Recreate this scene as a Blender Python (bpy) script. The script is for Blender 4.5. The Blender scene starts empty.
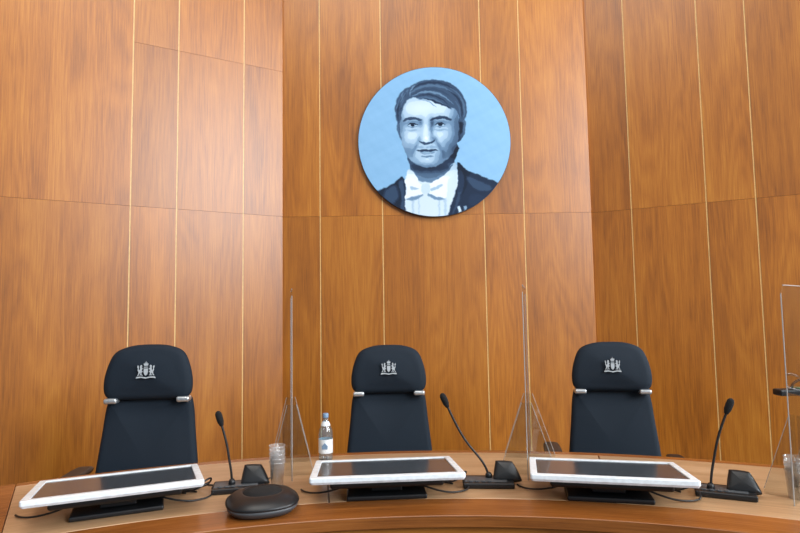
import bpy, bmesh, math, random
import numpy as np
from mathutils import Vector, Matrix
random.seed(7)
sc = bpy.context.scene
sc.view_settings.view_transform = 'Standard'

def lin(c):
    return tuple(((x/255)/12.92 if x/255 <= 0.04045 else ((x/255+0.055)/1.055)**2.4) for x in c)+(1,)

# ------------------------------------------------------------------ materials
def new_mat(name):
    m = bpy.data.materials.new(name); m.use_nodes = True
    return m, m.node_tree.nodes, m.node_tree.links, m.node_tree.nodes['Principled BSDF']

def plain(name, rgb, rough=0.5, metal=0.0, noise=0.06, nscale=40, bump=0.0, spec=0.5, coat=0):
    m, n, l, b = new_mat(name)
    tc = n.new('ShaderNodeTexCoord'); nz = n.new('ShaderNodeTexNoise')
    nz.inputs['Scale'].default_value = nscale; nz.inputs['Detail'].default_value = 4
    l.new(tc.outputs['Object'], nz.inputs['Vector'])
    r = n.new('ShaderNodeValToRGB'); c = lin(rgb)
    r.color_ramp.elements[0].color = tuple(v*(1-noise*2) for v in c[:3])+(1,)
    r.color_ramp.elements[1].color = tuple(min(1, v*(1+noise*2)) for v in c[:3])+(1,)
    r.color_ramp.elements[0].position = 0.3; r.color_ramp.elements[1].position = 0.7
    l.new(nz.outputs['Fac'], r.inputs['Fac']); l.new(r.outputs['Color'], b.inputs['Base Color'])
    b.inputs['Roughness'].default_value = rough; b.inputs['Metallic'].default_value = metal
    b.inputs['Specular IOR Level'].default_value = spec
    if coat: b.inputs['Coat Weight'].default_value = coat
    if bump:
        bp = n.new('ShaderNodeBump'); bp.inputs['Strength'].default_value = bump; bp.inputs['Distance'].default_value = 0.002
        l.new(nz.outputs['Fac'], bp.inputs['Height']); l.new(bp.outputs['Normal'], b.inputs['Normal'])
    return m

def wood(name, dark, mid, light, rough=0.34, along=0.32, across=9.0, spec=0.4):
    """grain runs along U of the UV map (metres); 'pid' face attribute shifts each board"""
    m, n, l, b = new_mat(name)
    uv = n.new('ShaderNodeUVMap'); at = n.new('ShaderNodeAttribute'); at.attribute_name = 'pid'
    comb = n.new('ShaderNodeCombineXYZ')
    mu = n.new('ShaderNodeMath'); mu.operation = 'MULTIPLY'; mu.inputs[1].default_value = 7.31
    l.new(at.outputs['Fac'], mu.inputs[0])
    l.new(mu.outputs[0], comb.inputs[0]); l.new(mu.outputs[0], comb.inputs[1]); l.new(at.outputs['Fac'], comb.inputs[2])
    ad = n.new('ShaderNodeVectorMath'); ad.operation = 'ADD'
    l.new(uv.outputs['UV'], ad.inputs[0]); l.new(comb.outputs[0], ad.inputs[1])
    def nz(sx, sy, detail, dist, rgh=0.55):
        mp = n.new('ShaderNodeMapping'); mp.inputs['Scale'].default_value = (sx, sy, 1)
        t = n.new('ShaderNodeTexNoise'); t.inputs['Scale'].default_value = 1.0
        t.inputs['Detail'].default_value = detail; t.inputs['Distortion'].default_value = dist
        t.inputs['Roughness'].default_value = rgh
        l.new(ad.outputs[0], mp.inputs['Vector']); l.new(mp.outputs[0], t.inputs['Vector']); return t
    broad = nz(along, across*0.5, 3, 0.25)
    # contour rings of a stretched noise = cathedral grain
    ringn = nz(along*1.2, across*0.35, 2, 0.1, 0.4)
    rm = n.new('ShaderNodeMath'); rm.operation = 'MULTIPLY'; rm.inputs[1].default_value = 18
    fr = n.new('ShaderNodeMath'); fr.operation = 'PINGPONG'; fr.inputs[1].default_value = 0.5
    l.new(ringn.outputs['Fac'], rm.inputs[0]); l.new(rm.outputs[0], fr.inputs[0])
    fine = nz(along*10, across*16, 5, 0.1, 0.75)
    blotch = nz(1.6, 2.4, 3, 0.3)
    def mad(a, ka, c=None):
        x = n.new('ShaderNodeMath'); x.operation = 'MULTIPLY_ADD'; l.new(a, x.inputs[0]); x.inputs[1].default_value = ka
        if c is None: x.inputs[2].default_value = 0
        else: l.new(c, x.inputs[2])
        return x.outputs[0]
    s = mad(broad.outputs['Fac'], 0.36); s = mad(fr.outputs[0], 0.13, s)
    s = mad(fine.outputs['Fac'], 0.58, s); s = mad(blotch.outputs['Fac'], 0.20, s)
    r = n.new('ShaderNodeValToRGB'); l.new(s, r.inputs['Fac'])
    e = r.color_ramp.elements
    e[0].position = 0.44; e[0].color = lin(dark); e[1].position = 0.80; e[1].color = lin(light)
    k = e.new(0.61); k.color = lin(mid)
    # per-board tone shift
    wn = n.new('ShaderNodeTexWhiteNoise'); wn.noise_dimensions = '1D'; l.new(at.outputs['Fac'], wn.inputs['W'])
    mr = n.new('ShaderNodeMapRange'); mr.inputs['To Min'].default_value = 0.92; mr.inputs['To Max'].default_value = 1.09
    l.new(wn.outputs['Value'], mr.inputs['Value'])
    hs = n.new('ShaderNodeHueSaturation'); l.new(mr.outputs[0], hs.inputs['Value']); l.new(r.outputs['Color'], hs.inputs['Color'])
    l.new(hs.outputs[0], b.inputs['Base Color'])
    b.inputs['Roughness'].default_value = rough; b.inputs['Specular IOR Level'].default_value = spec
    bp = n.new('ShaderNodeBump'); bp.inputs['Strength'].default_value = 0.08; bp.inputs['Distance'].default_value = 0.001
    l.new(fine.outputs['Fac'], bp.inputs['Height']); l.new(bp.outputs['Normal'], b.inputs['Normal'])
    return m

def clear(name, tint=(235,242,245), base=0.04, edge=0.5, opaq=0.0, rgb=(230,235,238)):
    """thin transparent sheet: mostly see-through, stronger reflection at grazing angles"""
    m = bpy.data.materials.new(name); m.use_nodes = True
    n, l = m.node_tree.nodes, m.node_tree.links; n.clear()
    out = n.new('ShaderNodeOutputMaterial'); tr = n.new('ShaderNodeBsdfTransparent'); gl = n.new('ShaderNodeBsdfGlossy')
    tr.inputs['Color'].default_value = lin(tint); gl.inputs['Roughness'].default_value = 0.04
    lw = n.new('ShaderNodeLayerWeight'); lw.inputs['Blend'].default_value = 0.5
    pw = n.new('ShaderNodeMath'); pw.operation = 'POWER'; pw.inputs[1].default_value = 3.5; l.new(lw.outputs['Facing'], pw.inputs[0])
    ad = n.new('ShaderNodeMath'); ad.operation = 'MULTIPLY_ADD'; ad.inputs[1].default_value = edge; ad.inputs[2].default_value = base
    l.new(pw.outputs[0], ad.inputs[0])
    mx = n.new('ShaderNodeMixShader'); l.new(ad.outputs[0], mx.inputs[0]); l.new(tr.outputs[0], mx.inputs[1]); l.new(gl.outputs[0], mx.inputs[2])
    last = mx
    if opaq:
        df = n.new('ShaderNodeBsdfDiffuse'); df.inputs['Color'].default_value = lin(rgb)
        m2 = n.new('ShaderNodeMixShader'); m2.inputs[0].default_value = opaq
        l.new(mx.outputs[0], m2.inputs[1]); l.new(df.outputs[0], m2.inputs[2]); last = m2
    l.new(last.outputs[0], out.inputs['Surface'])
    return m

W_WALL = wood('wood_cherry_veneer', (126,70,14), (168,100,24), (194,128,42), rough=.38, spec=.75)
W_DESK = wood('wood_desk_inlay', (150,116,84), (180,143,106), (202,167,132), rough=0.3)
W_EDGE = wood('wood_desk_border', (108,60,24), (144,86,38), (170,110,58), rough=0.25)
W_FRONT = wood('wood_desk_front', (138,80,24), (172,106,36), (194,130,54), rough=0.35)
M_BRASS = plain('joint_strip', (222,186,124), 0.4, 0.0)
M_SEAM = plain('joint_dark', (96,60,26), 0.8)
M_FLOOR = plain('carpet', (88,86,84), 0.95, nscale=300, bump=0.4)
M_CEIL = plain('ceiling_paint', (222,222,218), 0.9)
M_FAB = plain('navy_fabric', (22,34,46), 0.75, nscale=500, bump=0.5, noise=0.1, spec=0.3)
M_PLAS = plain('black_plastic', (22,24,27), 0.4)
M_PLAS2 = plain('grey_plastic', (72,76,80), 0.45)
M_CHROME = plain('polished_aluminium', (205,210,214), 0.3, 0.8)
M_EMB = plain('silver_embroidery', (176,184,190), 0.55, nscale=300)
M_WHITE = plain('white_bezel', (228,236,242), 0.35)
M_SCREEN = plain('screen_glass', (66,72,78), 0.16, spec=0.8, noise=0.02)
M_FOAM = plain('mic_foam', (16,17,19), 0.95, nscale=600, bump=0.6)
M_PLEX = clear('acrylic_sheet', (246,248,248), 0.04, .45)
M_PLEX_GLINT = clear('acrylic_edge_glint', (225,230,232), 0.1, .3, 0.35, (220,220,220))  # paler, semi-opaque: the glint of the sheet edges put into the colour
M_GLASS = clear('bottle_glass', (222,234,240), 0.10, .6, 0.10, (200,215,225))
M_CUP = clear('clear_cup', (250,251,252), 0.06, .6, 0.14, (244,246,248))
M_LABEL = plain('label_paper', (225,232,236), 0.6)
M_CAPB = plain('cap_blue', (120,150,180), 0.4)
M_GREEN = plain('lamp_green', (40,120,90), 0.3)

# ------------------------------------------------------------------ helpers
def obj(name, bm, mats, parent=None, smooth=False, mtx=None):
    me = bpy.data.meshes.new(name)
    bmesh.ops.recalc_face_normals(bm, faces=bm.faces)
    if smooth:
        for f in bm.faces: f.smooth = True
    bm.to_mesh(me); bm.free()
    for m in (mats if isinstance(mats, (list, tuple)) else [mats]): me.materials.append(m)
    o = bpy.data.objects.new(name, me); sc.collection.objects.link(o)
    if parent: o.parent = parent
    if mtx is not None: o.matrix_local = mtx
    return o

def empty(name, loc=(0,0,0), rz=0):
    e = bpy.data.objects.new(name, None); e.empty_display_size = 0.1
    e.location = loc; e.rotation_euler = (0,0,rz); sc.collection.objects.link(e); return e

def T(x=0,y=0,z=0, rx=0, ry=0, rz=0):
    return Matrix.Translation((x,y,z)) @ Matrix.Rotation(rz,4,'Z') @ Matrix.Rotation(ry,4,'Y') @ Matrix.Rotation(rx,4,'X')

def rbox(name, sx, sy, sz, mat, parent, mtx, bev=0.004, seg=3, taper=1.0):
    bm = bmesh.new(); bmesh.ops.create_cube(bm, size=1)
    for v in bm.verts:
        k = taper if v.co.z > 0 else 1
        v.co = Vector((v.co.x*sx*k, v.co.y*sy*k, v.co.z*sz))
    bmesh.ops.bevel(bm, geom=bm.edges[:], offset=bev, segments=seg, profile=0.5, affect='EDGES')
    o = obj(name, bm, mat, parent, True, mtx)
    md = o.modifiers.new('wn','WEIGHTED_NORMAL'); return o

def lathe(name, prof, mat, parent, mtx=None, n=40, sup=2.0, close=True):
    bm = bmesh.new(); rings = []
    for r, z in prof:
        ring = []
        for i in range(n):
            a = 2*math.pi*i/n; c, s = math.cos(a), math.sin(a)
            k = 1.0 if sup == 2 else (abs(c)**sup+abs(s)**sup)**(-1/sup)
            ring.append(bm.verts.new((r*c*k, r*s*k, z)))
        rings.append(ring)
    for a, b in zip(rings, rings[1:]):
        for i in range(n): bm.faces.new((a[i], a[(i+1)%n], b[(i+1)%n], b[i]))
    if close:
        bm.faces.new(rings[0][::-1]); bm.faces.new(rings[-1])
    o = obj(name, bm, mat, parent, True, mtx)
    for p in o.data.polygons:
        if len(p.vertices) > 4: p.use_smooth = False
    return o

def tube(name, pts, rad, mat, parent=None, res=10):
    cu = bpy.data.curves.new(name, 'CURVE'); cu.dimensions = '3D'
    sp = cu.splines.new('NURBS'); sp.points.add(len(pts)-1)
    for p, q in zip(sp.points, pts): p.co = (*q, 1)
    sp.use_endpoint_u = True; sp.order_u = min(4, len(pts)); sp.resolution_u = res
    cu.bevel_depth = rad; cu.bevel_resolution = 3; cu.use_fill_caps = True
    cu.materials.append(mat)
    o = bpy.data.objects.new(name, cu); sc.collection.objects.link(o)
    if parent: o.parent = parent
    return o

def catmull(pts, k=5):
    out = []; n = len(pts)
    for i in range(n):
        p0, p1, p2, p3 = (Vector(pts[(i+j-1)%n]) for j in range(4))
        for s in range(k):
            t = s/k
            out.append(0.5*((2*p1)+(-p0+p2)*t+(2*p0-5*p1+4*p2-p3)*t*t+(-p0+3*p1-3*p2+p3)*t**3))
    return out

def cushion(name, outline, r, crown, mat, parent, mtx, wrap=0.0, k=6):
    """upholstered slab from an (x,z) outline, rounded rim, crowned front (-Y)"""
    pts = catmull(outline, k); cen = sum(pts, Vector((0,0)))/len(pts)
    half = min((p-cen).length for p in pts)
    bm = bmesh.new(); rings = []
    def ring(f, y):
        rg = []
        for p in pts:
            q = cen+(p-cen)*f
            rg.append(bm.verts.new((q.x, y-wrap*q.x*q.x, q.y)))
        rings.append(rg)
    for f in (0.25, 0.55, 0.8): ring(f*(1-r/half), r)
    for i in range(9):
        a = math.pi/2-math.pi*i/8
        ring(1-r*(1-math.cos(a))/half, r*math.sin(a))
    for f in (0.85, 0.65, 0.4, 0.18): ring(f*(1-r/half), -r-crown*(1-f*f))
    n = len(pts)
    for a, b in zip(rings, rings[1:]):
        for i in range(n): bm.faces.new((a[i], a[(i+1)%n], b[(i+1)%n], b[i]))
    for rg, y in ((rings[0], r), (rings[-1], -r-crown)):
        c = bm.verts.new((cen.x, y-wrap*cen.x**2, cen.y))
        for i in range(n): bm.faces.new((rg[i], rg[(i+1)%n], c))
    return obj(name, bm, mat, parent, True, mtx)

def poly_extrude(bm, pts, y0, y1, mi=0):
    a = [bm.verts.new((p[0], y0, p[1])) for p in pts]; b = [bm.verts.new((p[0], y1, p[1])) for p in pts]
    n = len(pts)
    fs = [bm.faces.new(a), bm.faces.new(b[::-1])]
    for i in range(n): fs.append(bm.faces.new((a[i], b[i], b[(i+1)%n], a[(i+1)%n])))
    for f in fs: f.material_index = mi

# ------------------------------------------------------------------ room
HALL = 7.0
def panel_wall(name, origin, ang, xs, zs_by_panel, thick=0.03, H=HALL, pid0=0):
    """xs = list of joint positions along the wall; boards with light strips in the vertical joints"""
    bm = bmesh.new(); pid = bm.faces.layers.float.new('pid'); uvl = bm.loops.layers.uv.new('UVMap')
    def box(x0,x1,y0,y1,z0,z1,mi,p):
        vs = [bm.verts.new((x,y,z)) for x in (x0,x1) for y in (y0,y1) for z in (z0,z1)]
        for q in ((0,1,3,2),(4,6,7,5),(0,4,5,1),(2,3,7,6),(0,2,6,4),(1,5,7,3)):
            f = bm.faces.new([vs[i] for i in q]); f.material_index = mi; f[pid] = p
            for lp in f.loops: lp[uvl].uv = (lp.vert.co.z, lp.vert.co.x+lp.vert.co.y)
    g = 0.004; p = pid0
    for i in range(len(xs)-1):
        zs = [0.0]+zs_by_panel[i % len(zs_by_panel)]+[4.6,H]
        for z0, z1 in zip(zs, zs[1:]):
            p += 1
            box(xs[i]+g, xs[i+1]-g, 0, thick, z0+0.0008, z1-0.0008, 0, p)
    box(xs[0], xs[-1], thick, thick+0.02, 0, H, 2, 0)
    for x in xs[1:-1]: box(x-g, x+g, 0.002, thick, 0, H, 1, 0)
    o = obj(name, bm, [W_WALL, M_BRASS, M_SEAM]); o.location = (*origin, 0); o.rotation_euler = (0,0,ang)
    return o
aL = math.atan2(.507,.862)
lx = [0,.304,.770,1.064,1.844,2.31,2.61,3.39,3.86,4.5]
panel_wall('wall_left', (-.889-.862*4.5, 4.38-.507*4.5), aL, [4.5-v for v in lx[::-1]], [[2.18]]*6+[[2.18,3.32]]*3, 0.045, pid0=0)
panel_wall('wall_center', (0, 4.40), 0, [-.93,-.607,-.127,.654,.962,1.48], [[2.18]], 0.03, pid0=40)
panel_wall('wall_right', (1.48, 4.43), -math.radians(28), [0,.297,.794,1.094,1.874,2.34,2.64,3.42,4.5], [[2.18]], 0.03, pid0=80)
def slab(name, x0,x1,y0,y1,z0,z1,mat):
    bm = bmesh.new(); bmesh.ops.create_cube(bm, size=1)
    for v in bm.verts: v.co = Vector(((x0+x1)/2+v.co.x*(x1-x0),(y0+y1)/2+v.co.y*(y1-y0),(z0+z1)/2+v.co.z*(z1-z0)))
    return obj(name, bm, mat)
slab('floor',-8,10,-6,6,-0.1,0,M_FLOOR)
slab('ceiling',-8,10,-6,6,HALL,HALL+.1,M_CEIL)

# ------------------------------------------------------------------ desk
CX, CY = 0.10, -0.50
desk = empty('curved_judges_bench', (CX,CY,0))
def arc(name, r0,r1,z0,z1,a0,a1,mat,pidv,vert=False,n=96):
    bm = bmesh.new(); pid = bm.faces.layers.float.new('pid'); uvl = bm.loops.layers.uv.new('UVMap')
    cols = []
    for i in range(n+1):
        a = math.radians(a0+(a1-a0)*i/n); s,c = math.sin(a), math.cos(a)
        cols.append(([bm.verts.new((r*s, r*c, z)) for r,z in ((r0,z0),(r1,z0),(r1,z1),(r0,z1))], a))
    def fc(vs, uvs):
        f = bm.faces.new(vs); f[pid] = pidv
        for lp, uv in zip(f.loops, uvs): lp[uvl].uv = uv
    for (A,a),(B,b) in zip(cols, cols[1:]):
        for j in range(4):
            k = (j+1)%4
            cj = (r1 if j in (1,2) else r0)+(z1 if j in (2,3) else z0)
            ck = (r1 if k in (1,2) else r0)+(z1 if k in (2,3) else z0)
            if vert: uvs = [(cj, a*r0),(cj,b*r0),(ck,b*r0),(ck,a*r0)]
            else: uvs = [(a*r0,cj),(b*r0,cj),(b*r0,ck),(a*r0,ck)]
            fc([A[j],B[j],B[k],A[k]], uvs)
    for C,a in (cols[0], cols[-1]):
        fc(C, [(a*r0+v.co.z, 0.1*i) for i,v in enumerate(C)])
    o = obj(name, bm, mat, desk)
    o.modifiers.new('b','BEVEL').width = 0.002
    return o
ZT = 0.75
arc('top_inlay_1', 2.71,3.40,ZT-.04,ZT,-30,-8,W_DESK,3)
arc('top_inlay_2', 2.71,3.40,ZT-.04,ZT,-7.9,14,W_DESK,9)
arc('top_inlay_3', 2.71,3.40,ZT-.04,ZT,14.1,46,W_DESK,14)
arc('front_border', 2.53,2.708,ZT-.04,ZT,-30,46,W_EDGE,21)
arc('back_border', 3.402,3.45,ZT-.04,ZT,-30,46,W_EDGE,23)
arc('end_border', 2.53,3.45,ZT-.04,ZT,-34,-30.05,W_EDGE,25,n=8)
arc('front_panel', 2.56,2.60,0.0,ZT-.042,-33.5,46,W_FRONT,31)
arc('underframe', 2.60,3.30,ZT-.07,ZT-.042,-33,46,W_EDGE,33)
arc('end_panel', 2.60,3.38,0,ZT-.07,-33.5,-33,W_FRONT,35,n=4)
arc('knee_panel', 2.62,3.2,0,ZT-.07,45.2,45.9,W_FRONT,36,n=4)

# ------------------------------------------------------------------ chairs
HEAD = [(-.085,.252),(0,.258),(.085,.252),(.155,.222),(.188,.155),(.202,.075),(.190,.02),(.14,.002),(0,0),(-.14,.002),(-.190,.02),(-.202,.075),(-.188,.155),(-.155,.222)]
BACK = [(-.165,.568),(0,.571),(.165,.568),(.196,.540),(.212,.40),(.228,.25),(.238,.12),(.235,.03),(.18,.0),(0,-.01),(-.18,.0),(-.235,.03),(-.238,.12),(-.228,.25),(-.212,.40),(-.196,.540)]
def chair(loc, yaw, top=1.26, arms=(.69,.69)):
    c = empty('office_chair', (loc[0],loc[1],0), yaw)
    dz = top-1.26
    lean = math.radians(-6)
    cushion('backrest', BACK, .03, .02, M_FAB, c, T(0,0.0,.447+dz,rx=lean), wrap=.35)
    cushion('headrest', HEAD, .034, .018, M_FAB, c, T(0,.012,.455+dz+.552,rx=lean*.5), wrap=.35)
    rbox('headrest_bracket', .22,.02,.10, M_FAB, c, T(0,.040,.455+dz+.555), .006)
    for sx in (-1,1):
        nm = 'l' if sx<0 else 'r'; az = arms[0 if sx<0 else 1]
        # aluminium joint between back and headrest
        rbox('headrest_joint_'+nm, .060,.06,.026, M_CHROME, c, T(sx*.162,-.004,.455+dz+.553), .010)
        tube('headrest_rail_'+nm, [(sx*.12,.055,.75+dz),(sx*.12,.075,.95+dz),(sx*.12,.065,1.1+dz)], .009, M_CHROME, c)
        # arm: upright + pad
        tube('arm_post_'+nm, [(sx*.22,-.14,.42),(sx*.28,-.14,.42),(sx*.315,-.10,.46),(sx*.315,-.04,.58),(sx*.315,-.01,az-.02)], .014, M_PLAS, c)
        ao = [(-.04,-.13),(0,-.145),(.04,-.13),(.045,0),(.035,.10),(0,.115),(-.035,.10),(-.045,0)]
        cushion('arm_pad_'+nm, ao, .014, .004, M_PLAS, c, T(sx*.315,.02,az,rx=-math.pi/2)@Matrix.Scale(-1,4,(0,1,0)) )
    so = [(-.2,-.25),(0,-.265),(.2,-.25),(.245,-.18),(.25,0),(.235,.15),(.19,.2),(0,.21),(-.19,.2),(-.235,.15),(-.25,0),(-.245,-.18)]
    cushion('seat', so, .035, .02, M_FAB, c, T(0,-.19,.47,rx=-math.pi/2)@Matrix.Scale(-1,4,(0,1,0)))
    rbox('seat_mechanism', .2,.26,.06, M_PLAS, c, T(0,-.17,.40), .012)
    tube('back_bar', [(0,-.12,.40),(0,.04,.39),(0,.085,.46),(0,.085,.62),(0,.07,.75)], .022, M_PLAS, c)
    lathe('gas_lift', [(.032,.09),(.032,.24),(.018,.245),(.018,.375)], M_CHROME, c, T(0,-.17,0), 24)
    for i in range(5):
        a = 2*math.pi*i/5+.3; ca, sa = math.cos(a), math.sin(a)
        tube('base_leg_%d'%(i+1), [(ca*.02,-.17+sa*.02,.115),(ca*.15,-.17+sa*.15,.105),(ca*.3,-.17+sa*.3,.075)], .018, M_CHROME, c)
        lathe('caster_%d'%(i+1), [(.012,-.022),(.028,-.018),(.03,0),(.028,.018),(.012,.022)], M_PLAS, c,
              T(ca*.3,-.17+sa*.3,.030,ry=math.pi/2,rz=a+1.57), 20)
    # coat of arms embroidered on the headrest
    bm = bmesh.new()
    def P(pts): poly_extrude(bm, [(x*1.0,z*1.36) for x,z in pts], 0, .006)
    P([(-.009,.009),(.009,.009),(.009,-.004),(.006,-.011),(0,-.015),(-.006,-.011),(-.009,-.004)])
    P([(-.008,.012),(.008,.012),(.008,.015),(-.008,.015)])
    P([(-.007,.018),(.007,.018),(.011,.026),(.007,.0235),(.005,.029),(.002,.024),(0,.033),(-.002,.024),(-.005,.029),(-.007,.0235),(-.011,.026)])
    lion = [(.014,-.015),(.019,-.014),(.020,-.006),(.016,-.003),(.013,.000),(.019,.001),(.017,.006),(.012,.010),(.018,.010),(.019,.014),(.017,.017),(.020,.021),(.024,.020),(.026,.015),(.025,.009),(.028,.002),(.033,.007),(.031,.014),(.036,.020),(.038,.014),(.035,.010),(.036,.004),(.032,-.003),(.033,-.010),(.038,-.014),(.033,-.015),(.030,-.009),(.027,-.006),(.024,-.008),(.027,-.015),(.022,-.014),(.021,-.009)]
    P(lion); P([(-x,z) for x,z in lion][::-1])
    P([(-.040,-.018),(-.02,-.018),(0,-.021),(.02,-.018),(.040,-.018),(.043,-.024),(.02,-.022),(0,-.025),(-.02,-.022),(-.043,-.024)])
    obj('coat_of_arms', bm, M_EMB, c, False, T(0,-.048,.455+dz+.552+.138,rx=lean*.5))
    return c
chair((-.07,3.15), math.radians(2), 1.26, (.655,.655))
chair((-1.195,2.76), math.radians(7), 1.302, (.715,.705))
chair((1.105,3.08), math.radians(-10), 1.262, (.705,.655))

# ------------------------------------------------------------------ monitors
def rrect(w,h,r,n=6):
    pts=[]
    for cx,cy,a0 in ((w/2-r,h/2-r,0),(-w/2+r,h/2-r,90),(-w/2+r,-h/2+r,180),(w/2-r,-h/2+r,270)):
        for i in range(n+1):
            a=math.radians(a0+90*i/n); pts.append((cx+r*math.cos(a),cy+r*math.sin(a)))
    return pts
def monitor(loc, yaw, tilt=-4.7):
    e = empty('touchscreen_monitor', (loc[0],loc[1],ZT), yaw)
    M = T(0,0,.097,rx=math.radians(tilt))
    bm = bmesh.new(); n=None; rings=[]
    for w,h,r,z in ((.50,.31,.01,-.024),(.552,.362,.008,-.024),(.562,.372,.010,-.016),(.562,.372,.010,-.003),(.558,.368,.008,0),(.512,.318,.004,0),(.510,.316,.003,-.003)):
        rings.append([bm.verts.new((x,y,z)) for x,y in rrect(w,h,r)])
    n=len(rings[0])
    for a,b in zip(rings,rings[1:]):
        for i in range(n): bm.faces.new((a[i],a[(i+1)%n],b[(i+1)%n],b[i]))
    bm.faces.new(rings[0][::-1])
    obj('bezel', bm, M_WHITE, e, False, M)
    bm = bmesh.new(); bm.faces.new([bm.verts.new((x,y,-.003)) for x,y in rrect(.511,.317,.003)])
    obj('display', bm, M_SCREEN, e, False, M)
    rbox('rear_housing', .42,.26,.030, M_PLAS, e, M@T(0,0,-.038), .01)
    rbox('hinge', .12,.12,.04, M_PLAS, e, T(0,.0,.040), .006)
    rbox('foot', .30,.22,.018, M_PLAS, e, T(0,0.005,.0095), .006)
    for i,dx in enumerate((-.1,-.06,.08)):
        tube('cable_%d'%(i+1), [(dx,.10,.05),(dx,.16,.03),(dx+.05,.2,.008),(dx+.16,.17,.006),(dx+.26,.12,.006),(dx+.33,.05,.006)], .0035, M_PLAS, e)
    # slack cable loops beside the right-hand end of the screen
    tube('cable_4', [(.17,.03,.05),(.22,.02,.01),(.28,-.02,.04),(.33,.03,.05),(.31,.09,.02),(.25,.10,.006)], .0035, M_PLAS, e)
    tube('cable_5', [(.15,.0,.05),(.24,-.02,.02),(.31,.01,.07),(.335,.05,.05),(.30,.08,.006),(.25,.14,.006)], .0035, M_PLAS, e)
    tube('cable_6', [(.10,-.04,.05),(.20,-.07,.008),(.29,-.06,.006),(.335,-.01,.006),(.32,.05,.03),(.36,.09,.006)], .0035, M_PLAS, e)
    tube('cable_7', [(-.12,-.02,.05),(-.22,-.04,.008),(-.30,-.02,.006),(-.33,.05,.006)], .0035, M_PLAS, e)
    return e
monitor((-.068,2.30), math.radians(4.4))
monitor((-1.037,2.165), math.radians(22.9))
monitor((.764,2.23), math.radians(-11.8))

# ------------------------------------------------------------------ microphones
def mic(loc, yaw, nb, tip, bow=(0,0,0), hx=.065):
    """nb, tip = neck base / mic tip, world coordinates"""
    e = empty('gooseneck_microphone', (loc[0],loc[1],ZT), yaw)
    rbox('console', .20,.12,.022, M_PLAS, e, T(0,0,.011), .006)
    rbox('control_deck', .17,.07,.008, M_PLAS2, e, T(-.01,.0,.020,rx=.0), .003)
    # speaker pod: leaning wedge with softly rounded corners
    so = [(-.048,0),(-.052,.02),(-.042,.072),(-.034,.082),(.018,.080),(.032,.070),(.056,.018),(.054,0),(.0,-.004)]
    cushion('speaker_pod', so, .016, .003, M_PLAS, e, T(hx,-.005,.014,rx=math.radians(-28)))
    rbox('pod_support', .07,.05,.045, M_PLAS, e, T(hx,.025,.04), .01, taper=.7)
    for i in range(4):
        rbox('key_%d'%(i+1), .014,.012,.006, M_PLAS2, e, T(-.07+.025*i,-.035,.024), .002)
    inv = (Matrix.Translation(e.location) @ Matrix.Rotation(yaw,4,'Z')).inverted()
    a = inv @ Vector(nb); b = inv @ Vector(tip); bw = Vector(bow)
    d = (b-a)
    a0 = Vector((a.x,a.y,.012))
    lathe('neck_socket', [(.014,0),(.013,.018),(.008,.026)], M_PLAS, e, T(a.x,a.y,.018), 20)
    p = [a0, a0+Vector((0,0,.05)), a+d*.35+bw*.6, a+d*.6+bw, a+d*.85+bw*.4, b]
    tube('gooseneck', p, .0046, M_PLAS, e, 14)
    t = (b-p[-2]).normalized(); q = t.to_track_quat('Z','Y').to_matrix().to_4x4()
    lathe('mic_head', [(.004,-.03),(.008,-.027),(.0095,-.02),(.0125,-.012),(.0135,.01),(.0125,.022),(.008,.030),(.002,.033)], M_FOAM, e, Matrix.Translation(b)@q, 24)
    return e
mic((-.655,2.36), math.radians(12), (-.680,2.35,.76), (-.727,2.34,1.030), (.012,0,0), hx=.06)
mic((.338,2.37), math.radians(-4), (.345,2.39,.79), (.172,2.36,1.085), (-.012,0,-.01), hx=.075)
mic((1.19,2.20), math.radians(-24), (1.140,2.20,.787), (1.212,2.18,1.075), (-.014,0,0), hx=.06)

# ------------------------------------------------------------------ conference speakerphone
sp = empty('conference_speakerphone', (-.504,2.12,ZT), .3)
lathe('base', [(.085,0),(.108,.004),(.122,.018),(.126,.030)], M_PLAS2, sp, None, 64, 2.5)
lathe('shell', [(.126,.030),(.128,.034),(.125,.040),(.105,.055),(.075,.066),(.07,.0665),(.068,.064)], M_PLAS, sp, None, 64, 2.5)
lathe('speaker_grille', [(.069,.060),(.068,.0645),(.04,.070),(.01,.072)], M_FOAM, sp, None, 48)
tube('cable', [(-.09,.08,.02),(-.13,.14,.006),(-.05,.24,.004),(-.02,.33,.004),(.06,.38,.004)], .0025, M_PLAS, sp)

# ------------------------------------------------------------------ bottle & cups
bt = empty('water_bottle', (-.366,2.80,ZT))
lathe('glass_body', [(.028,0),(.032,.004),(.033,.01),(.033,.12),(.030,.14),(.020,.165),(.013,.18),(.012,.205)], M_GLASS, bt, None, 40)
lathe('label', [(.0335,.035),(.0336,.036),(.0336,.098),(.0335,.099)], M_LABEL, bt, None, 40, close=False)
lathe('neck_label', [(.0225,.160),(.0205,.168),(.0145,.180)], M_LABEL, bt, None, 32, close=False)
lathe('cap', [(.0135,.196),(.014,.199),(.014,.214),(.012,.217)], M_CAPB, bt, None, 32)
bm = bmesh.new(); poly_extrude(bm, [(-.012,.055),(.012,.055),(.014,.07),(0,.085),(-.014,.07)], -.0345, -.0335)
obj('label_crest', bm, M_CAPB, bt)
def cupstack(loc, n, name='plastic_cup_stack', h=.10, step=.016):
    e = empty(name, (loc[0],loc[1],ZT))
    for i in range(n):
        z = i*step
        lathe('cup_%d'%(i+1), [(.0,z+.002),(.022,z+.002),(.023,z),(.031,z+h),(.033,z+h+.001),(.033,z+h-.003)], M_CUP, e, None, 32, close=False)
    return e
cupstack((-.508,2.385), 5)
cupstack((1.42,2.15), 4)

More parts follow.
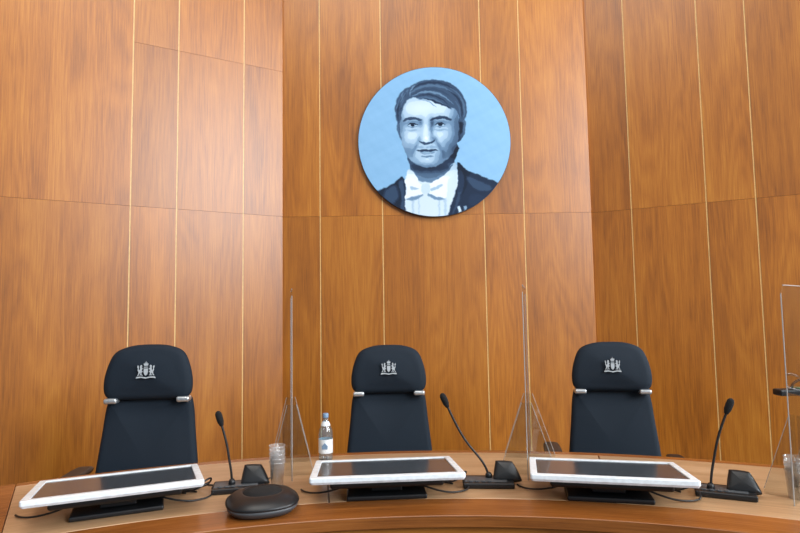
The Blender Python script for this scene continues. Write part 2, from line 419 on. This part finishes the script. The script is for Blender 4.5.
# ------------------------------------------------------------------ acrylic screens
def screen(p0, p1, h, fh=.30, fw=.115):
    """p0 near end, p1 far end (world xy)"""
    d = Vector(p1)-Vector(p0); L = d.length; yaw = math.atan2(d.y,d.x)
    e = empty('acrylic_divider', (p0[0],p0[1],ZT), yaw)
    bm = bmesh.new(); poly_extrude(bm, [(0,0),(L,0),(L,h-.03),(L-.03,h),(.03,h),(0,h-.03)], -.002,.002)
    obj('pane', bm, M_PLEX, e)
    for nm,a,b in (('near_edge_glint',(0,0,.0),(0,0,h-.03)),('far_edge_glint',(L,0,0),(L,0,h-.03)),('top_edge_glint',(.03,0,h),(L-.03,0,h))):
        tube(nm, [a,tuple((Vector(a)+Vector(b))/2),b], .002, M_PLEX_GLINT, e)  # thin pale strips added along the pane rim to paint its glint
    for i,x in enumerate((.08, L-.08)):
        for s in (-1,1):
            bm = bmesh.new(); poly_extrude(bm, [(.003*s,0),(fw*s,0),(fw*s,.02),(.02*s,fh),(.003*s,fh)], -.002,.002)
            obj('foot_%d_%s'%(i+1,'a' if s<0 else 'b'), bm, M_PLEX, e, False, T(x,0,0,rz=math.pi/2))
            pts=[(x,fw*s,.02),(x,(fw+.02)/2*s,fh/2+.01),(x,.02*s,fh)]
            tube('foot_edge_glint_%d_%s'%(i+1,'a' if s<0 else 'b'), pts, .0012, M_PLEX_GLINT, e)  # same painted glint along the sloping side of each foot
    return e
screen((-.462,2.46), (-.540,2.84), .80, fw=.09)
screen((.51,2.42), (.615,2.85), .80)
screen((1.36,2.07), (1.76,2.43), .77)

# ------------------------------------------------------------------ desk lamp at right
lp = empty('desk_lamp', (1.64,2.20,ZT), 0)
lathe('base', [(.06,0),(.065,.004),(.062,.014),(.02,.02)], M_PLAS, lp, None, 40)
tube('arm', [(0,0,.01),(.01,0,.2),(.02,0,.40),(-.04,0,.435),(-.13,0,.425),(-.18,0,.405),(-.175,0,.38)], .005, M_PLAS, lp, 16)
rbox('head', .19,.05,.024, M_PLAS, lp, T(-.14,0,.372), .006)
rbox('indicator', .06,.03,.004, M_GREEN, lp, T(-.12,0,.385), .001)

# ------------------------------------------------------------------ portrait
def build_portrait():
    PR = .585
    po = empty('round_portrait_painting', (.28,4.40,2.747))
    NR, NA = 150, 520
    rr = np.linspace(0.5/NR, 1, NR); aa = np.linspace(0, 2*np.pi, NA, endpoint=False)
    RR, AA = np.meshgrid(rr, aa, indexing='ij')
    lx = (RR*np.cos(AA)).ravel(); lz = (RR*np.sin(AA)).ravel()
    # painting units: canvas is 151 units wide
    px = 434.5+lx*75.5; py = 141.5-lz*75.5
    # hand-made wobble so that strokes are not mechanically smooth
    def wob(x, y, s, k):
        return sum(np.sin(x*s*f+ph)*np.cos(y*s*f*1.1+ph*2.3)/f for f,ph in ((1,k),(2.1,k+1.7),(4.3,k+.6),(7.7,k+2.9)))
    X = px+.4*wob(px,py,.55,.3); Y = py+.4*wob(py,px,.6,2.2)
    tone = np.full(px.shape, .60); bgm = np.ones(px.shape)
    tone += .010*wob(px,py*1.6,.16,.9)+.006*wob(px+.4*py,py-.3*px,.5,3)
    def mask(pts, feather, smooth=True):
        q = np.array([(p[0],p[1]) for p in (catmull(pts,3) if smooth else pts)], float)
        lo = q.min(0)-feather*2; hi = q.max(0)+feather*2
        idx = np.where((X>lo[0])&(X<hi[0])&(Y>lo[1])&(Y<hi[1]))[0]
        x, y = X[idx], Y[idx]; d = np.full(x.shape, 1e9); ins = np.zeros(x.shape, bool)
        for i in range(len(q)):
            ax, ay = q[i]; bx, by = q[(i+1)%len(q)]
            ex, ey = bx-ax, by-ay; L = ex*ex+ey*ey+1e-9
            t = np.clip(((x-ax)*ex+(y-ay)*ey)/L, 0, 1)
            d = np.minimum(d, (x-ax-t*ex)**2+(y-ay-t*ey)**2)
            if ay != by:
                ins ^= ((ay>y)!=(by>y)) & (x < (bx-ax)*(y-ay)/(by-ay)+ax)
        sd = np.where(ins, 1, -1)*np.sqrt(d)
        a = np.clip(sd/(2*feather)+.5, 0, 1); return idx, a*a*(3-2*a)
    def S(pts, t, f=.5, op=1.0, smooth=True):
        idx, a = mask(pts, f, smooth); a = a*op
        tone[idx] = tone[idx]*(1-a)+t*a
        bgm[idx] *= (1-a)
    def G(cx, cy, sx, sy, dt, rot=0):   # soft light / dark dab
        c, s = math.cos(rot), math.sin(rot)
        u = (X-cx)*c+(Y-cy)*s; v = -(X-cx)*s+(Y-cy)*c
        g = np.exp(-.5*((u/sx)**2+(v/sy)**2)); tone[:] = tone+1.15*dt*g*(1-bgm)
    # clothes
    S([(410,145),(410,168),(416,184),(442,184),(452,168),(456,142)], .40)
    S([(404,182),(409,170),(418,178),(430,181),(444,174),(454,163),(459,178),(455,196),(449,222),(402,222),(401,200)], .93)
    S([(368,195),(382,189),(394,183),(402,177),(405.5,188),(404,204),(405,224),(385,228),(362,212)], .06)
    S([(457,163),(466,171),(482,178),(500,186),(512,195),(490,218),(466,228),(446,224),(451,202),(457,184)], .07)
    S([(398,184),(402.5,180),(404,192),(403.5,214),(400,208),(401,196)], .22, .8)
    S([(458,170),(463,178),(461,192),(455,210),(450,216),(456,196)], .20, .8)
    S([(466,178),(480,183),(491,190),(482,193),(471,188)], .24, 1.2)
    S([(386,190),(395,186),(398,196),(392,204),(383,200)], .22, 1.4)
    S([(470,196),(484,198),(480,206),(468,206)], .16, 1.5)
    S([(456,207.5),(458.6,207),(459.4,213),(457,213.6)], .85, .4, smooth=False)
    S([(462,207),(464.6,206.5),(465.4,212.3),(463,213)], .60, .4, smooth=False)
    for x0,w in ((412,1.2),(418,.8),(438,1.0),(444,1.4)):
        S([(x0-w,200),(x0+w,200),(x0+w*.7,220),(x0-w*.7,220)], .76, .8, .8)
    S([(411,167),(418,176),(430,179),(443,174),(452,165),(447,174),(433,183),(418,181),(411,174)], .46, .8)
    S([(407,172),(411,170),(418,180),(414,184),(407,180)], .97, .5)
    S([(434,183),(446,174),(453,166),(456,174),(446,181),(437,187)], .95, .5)
    S([(404,181),(411,178.5),(421,186),(422,194),(414,196),(404,199),(407,190)], 1.0, .4)
    S([(428,186),(436,180.5),(446,178),(446,190),(444,199),(433,196),(427,193)], 1.0, .4)
    S([(405,199.2),(414,196.8),(422,194.8),(421,197.4),(412,201)], .56, .6)
    S([(427,193.8),(434,196.8),(444,199.8),(436,201),(428,197.4)], .56, .6)
    S([(410,187),(419,189.2),(411,190.4)], .70, .6); S([(430,189.5),(441,185),(440,188),(432,191.5)], .70, .6)
    S([(421,186),(428,185),(429,193),(422,194)], .82, .5)
    # ears, head
    S([(457,121),(462,118.5),(466,122),(465.6,131),(462,139.5),(457,142)], .54, .5)
    S([(460,124),(463.4,123),(463.2,130),(460.6,135)], .32, .7)
    S([(402,121),(397.6,122),(397.8,131),(402,140)], .52, .5)
    S([(400.6,114),(403,99),(412,92),(430,90),(446,93),(456,103),(459,118),(458.6,134),(456.5,147),(449.5,157.5),(439,165.5),(428,168.4),(418,165.8),(408.5,158),(403,146),(400.4,130)], .76)
    # modelling of the face: soft dabs
    G(401,130,3.0,22,-.20); G(406,153,4.5,8,-.14,.5); G(458,130,5.0,24,-.34); G(452,151,6,9,-.26,-.6)
    G(428,169,16,3.0,-.28); G(415,163,5,4,-.10); G(442,161,6,5,-.13)
    G(426,107,15,5,.12); G(418,110,8,4,.05); G(445,110,5,5,.02)
    G(412,136,5,4.6,.10); G(441,136,5,4.6,.09); G(426,131,1.6,8,.15); G(426.5,139,2.4,1.7,.12)
    G(427,161,5.4,2.6,.10); G(418,147,2,3,.03); G(437,147,2,3,.01)
    G(427,148,1.2,2,-.05)
    # short beard shadow along jaw and upper lip
    G(409,154,4,7,-.10,.4); G(444,157,6,5,-.11,-.5); G(421,147.6,3.5,1.2,-.09); G(433,147.6,3.5,1.2,-.09); G(427,164,10,3,-.06)
    # eye sockets
    G(412.5,122.8,6.4,2.8,-.22); G(440.5,122.8,7,2.8,-.25); G(421,122.5,1.9,3,-.20); G(432.3,123,1.8,4,-.25)
    G(431.8,133,1.3,6,-.18); G(434.6,139.5,1.8,2.6,-.19); G(419.8,139.5,1.4,2.4,-.15)
    # brows
    S([(404,119.8),(409.5,116.9),(416,117),(422.4,119.2),(421,120.6),(415,119.6),(409.5,119.6),(404.6,121.5)], .16, .5, .92)
    S([(431,119.4),(437,116.7),(445,116.1),(452.4,119.6),(450.5,120.8),(443,119),(436,119.7),(431.6,120.8)], .14, .5, .92)
    # eyes
    for cx in (413,440.5):
        e = [(cx+4.4*math.cos(a), 125+1.5*math.sin(a)) for a in [i*math.pi/5 for i in range(10)]]
        S(e, .72, .35)
        S([(cx+2.0*math.cos(a), 124.9+1.7*math.sin(a)) for a in [i*math.pi/4 for i in range(8)]], .03, .35)
        S([(cx-5.4,125.3),(cx-2,122.9),(cx+2,122.7),(cx+5.6,124.9),(cx+2,124.1),(cx-2,124.2)], .06, .4)
        S([(cx-4.5,126.2),(cx,127),(cx+4.8,126),(cx,127.8)], .36, .4, .8)
        G(cx,130.4,4.4,.9,-.15)
        S([(cx-5,121.7),(cx,120.8),(cx+5,121.9),(cx,121.6)], .42, .4, .6)
    # nose base, mouth, folds
    S([(419.2,141),(422.5,141.9),(426.5,142.9),(430.9,141.9),(435,140.5),(433.2,143.1),(427,145),(421,143.6)], .16, .5, .92)
    G(416.4,146,1.2,4.4,-.18,.4); G(438.8,146,1.3,4.6,-.21,-.4); G(412.6,154,1.2,3,-.10,.1); G(443,154,1.3,3,-.13,-.1)
    S([(416.4,151),(422,149.6),(427,150.2),(432,149.6),(438.2,151),(432,152),(427,152.3),(421,152)], .14, .5, .95)
    S([(419.8,152.5),(427,152.9),(435,152.5),(431,154.6),(423,154.6)], .50, .5, .85)
    S([(421,156.9),(427,156.1),(433.5,156.9),(427,158.1)], .38, .6, .85)
    G(427,153.8,2.4,.7,.08)
    # hair : side parting on the left, swept across to the right, temples clear
    S([(399.8,124),(397,119),(395.6,108),(398,98),(404,89.5),(411,85.5),(420,80.5),(433,78.6),(447,80.6),(458,87),(465,97),(467.5,108),(466.5,118),(462,122),(459.5,119),(458,112),(454.5,108.5),(450,108),(444,104.5),(438,103.5),(430,99),(421,98.5),(414,96.5),(408.5,99.5),(404.6,105),(403,111),(401.8,117)], .30, .6)
    def strand(pts, w, t, f=.55, op=.85):
        a = [Vector(p) for p in pts]; Lp=[];Rp=[]
        for i,p in enumerate(a):
            d = (a[min(i+1,len(a)-1)]-a[max(i-1,0)]).normalized(); n = Vector((-d.y,d.x)); k = w*math.sin(math.pi*(i+.35)/(len(a)-.3))
            Lp.append(p+n*k); Rp.append(p-n*k)
        S([(v.x,v.y) for v in Lp+Rp[::-1]], t, f, op)
    # left of the parting: short, combed down
    for x0,y0,x1,y1,t in ((409,89,399,104,.46),(407,92,400.5,110,.14),(404,92,397.5,108,.50),(402,96,398,114,.16),(406,96,402,106,.36),(399.5,104,399,120,.10)):
        strand([(x0,y0),((x0*.6+x1*.4)-.8,(y0*.5+y1*.5)),(x1,y1)], .9, t)
    strand([(411,95),(411.5,91),(413,87),(416,84)], .7, .60)      # the parting
    # right of it: long locks rising from the parting then falling to the right
    locks = [((412,90),(420,84),(434,81.5),(449,85),(459,93),1.3,.14),
             ((412,92),(421,86.5),(434,84.6),(447,88),(457,96),1.0,.46),
             ((413,94),(422,89.5),(433,88.4),(445,92),(455,100),1.2,.18),
             ((414,95),(423,91.5),(434,91.6),(444,95.5),(453,103),1.0,.54),
             ((416,96.5),(425,94),(434,95),(443,99),(450,105.5),1.0,.14),
             ((419,97.5),(427,96.6),(435,99),(441,102),(446,105),.8,.40),
             ((425,98.5),(432,99.5),(439,103),(446,105.5),(452,109),.9,.06),
             ((452,88),(459,93),(463.5,101),(465,109),(464.6,117),1.0,.40),
             ((449,90),(456,95),(461,102),(462.6,111),(462.4,119),1.2,.10),
             ((450,96),(456,101),(459.4,107),(460.6,113),(460.8,119),.9,.32),
             ((440,80.8),(450,83.5),(458,89.5),(463,97),(465.5,104),.8,.18)]
    for *pp, w_, t_ in locks: strand(pp, w_, t_)
    strand([(420,98.8),(428,100.5),(434,104.5),(437,107)], .6, .46, .5, .7)   # loose lock over the forehead
    # partial posterisation, as in the painting
    q = np.round(tone*8)/8; m = (1-bgm)
    tone[:] = np.clip(tone*(1-.55*m)+q*.55*m, 0, 1)
    stops = [0,.15,.35,.5,.65,.8,1.0]
    cols = np.array([(18,30,48),(34,52,78),(66,92,122),(98,130,162),(136,168,198),(178,205,226),(224,236,245)],float)
    rgb = np.stack([np.interp(tone, stops, cols[:,i]) for i in range(3)],1)
    bg = np.stack([np.interp(tone,[.5,.6,.7],v) for v in ((110,130,148),(158,178,196),(200,218,232))],1)
    light = np.clip((px-400)/110,0,1)[:,None]*6
    rgb = rgb*(1-bgm[:,None])+(bg+light)*bgm[:,None]
    rgb = np.clip(rgb/255,0,1); rl = np.where(rgb<=.04045, rgb/12.92, ((rgb+.055)/1.055)**2.4)
    verts = [(float(x)*PR, -.035, float(z)*PR) for x,z in zip(lx,lz)]
    faces = []
    for i in range(NR-1):
        for j in range(NA):
            k=(j+1)%NA; faces.append((i*NA+j, i*NA+k, (i+1)*NA+k, (i+1)*NA+j))
    faces.append(tuple(range(NA)))
    nf = len(faces); base = len(verts)
    for r,y in [(PR+.003,-.033),(PR+.003,-.005),(PR-.01,-0.001)]:
        for a in aa: verts.append((r*math.cos(a), y, r*math.sin(a)))
    st = [(NR-1)*NA]+[base+i*NA for i in range(3)]
    for a0,b0 in zip(st,st[1:]):
        for j in range(NA):
            k=(j+1)%NA; faces.append((a0+j,a0+k,b0+k,b0+j))
    faces.append(tuple(st[-1]+j for j in range(NA)))
    me = bpy.data.meshes.new('canvas_disc'); me.from_pydata(verts,[],faces)
    ca = me.color_attributes.new('paint','FLOAT_COLOR','POINT')
    col = np.ones((len(verts),4)); col[:len(rl),:3]=rl; col[len(rl):,:3]=(.02,.04,.08)
    ca.data.foreach_set('color', col.ravel())
    m, n, l, b = new_mat('portrait_paint')
    at = n.new('ShaderNodeAttribute'); at.attribute_name='paint'
    tc = n.new('ShaderNodeTexCoord'); nz = n.new('ShaderNodeTexNoise'); nz.inputs['Scale'].default_value=60; nz.inputs['Detail'].default_value=4
    l.new(tc.outputs['Object'], nz.inputs['Vector'])
    bp = n.new('ShaderNodeBump'); bp.inputs['Strength'].default_value=.25; bp.inputs['Distance'].default_value=.002
    l.new(nz.outputs['Fac'], bp.inputs['Height']); l.new(bp.outputs['Normal'], b.inputs['Normal'])
    l.new(at.outputs['Color'], b.inputs['Base Color']); b.inputs['Roughness'].default_value=.7; b.inputs['Specular IOR Level'].default_value=.2
    m2, n2, l2, b2 = new_mat('canvas_edge'); b2.inputs['Base Color'].default_value=(.02,.04,.08,1); b2.inputs['Roughness'].default_value=.6
    me.materials.append(m); me.materials.append(m2)
    for i,p in enumerate(me.polygons): p.material_index = 0 if i<nf else 1
    bm = bmesh.new(); bm.from_mesh(me); bmesh.ops.recalc_face_normals(bm, faces=bm.faces); bm.to_mesh(me); bm.free()
    o = bpy.data.objects.new('canvas_disc', me); sc.collection.objects.link(o); o.parent = po
build_portrait()

# ------------------------------------------------------------------ lights
def area(name, loc, target, sx, sy, power, col):
    L = bpy.data.lights.new(name,'AREA'); L.shape='RECTANGLE'; L.size=sx; L.size_y=sy; L.energy=power; L.color=col
    o = bpy.data.objects.new(name,L); sc.collection.objects.link(o); o.location=loc
    o.rotation_euler=(Vector(target)-Vector(loc)).to_track_quat('-Z','Y').to_euler(); return o
area('window_light_side',(6.4,2.0,3.6),(-1.8,3.4,3.2),2.2,3.6,560,(.93,.97,1))
area('window_light_rear',(6.6,-4.0,5.0),(-1.3,4.2,3.6),3.6,3.8,880,(.90,.95,1))
area('ceiling_light',(-.6,0.5,6.5),(-.3,1.8,0),3.0,2.0,130,(1,.95,.88))
w = bpy.data.worlds.new('room_daylight'); sc.world=w; w.use_nodes=True
w.node_tree.nodes['Background'].inputs[0].default_value=(.84,.91,1,1); w.node_tree.nodes['Background'].inputs[1].default_value=.33

# ------------------------------------------------------------------ camera
cam = bpy.data.cameras.new('camera'); co = bpy.data.objects.new('camera',cam); sc.collection.objects.link(co)
cam.sensor_width=36; cam.lens=26.0; cam.clip_start=.05
p=math.radians(4.35); k=.0155
right=Vector((1,0,0)); up=Vector((0,-math.sin(p),math.cos(p))); fw=Vector((0,math.cos(p),math.sin(p)))
X=(right-up*k).normalized(); Y=(up+right*k).normalized(); Z=-fw
m=Matrix((X,Y,Z)).transposed().to_4x4(); m.translation=Vector((0,0,1.45)); co.matrix_world=m
sc.camera=co
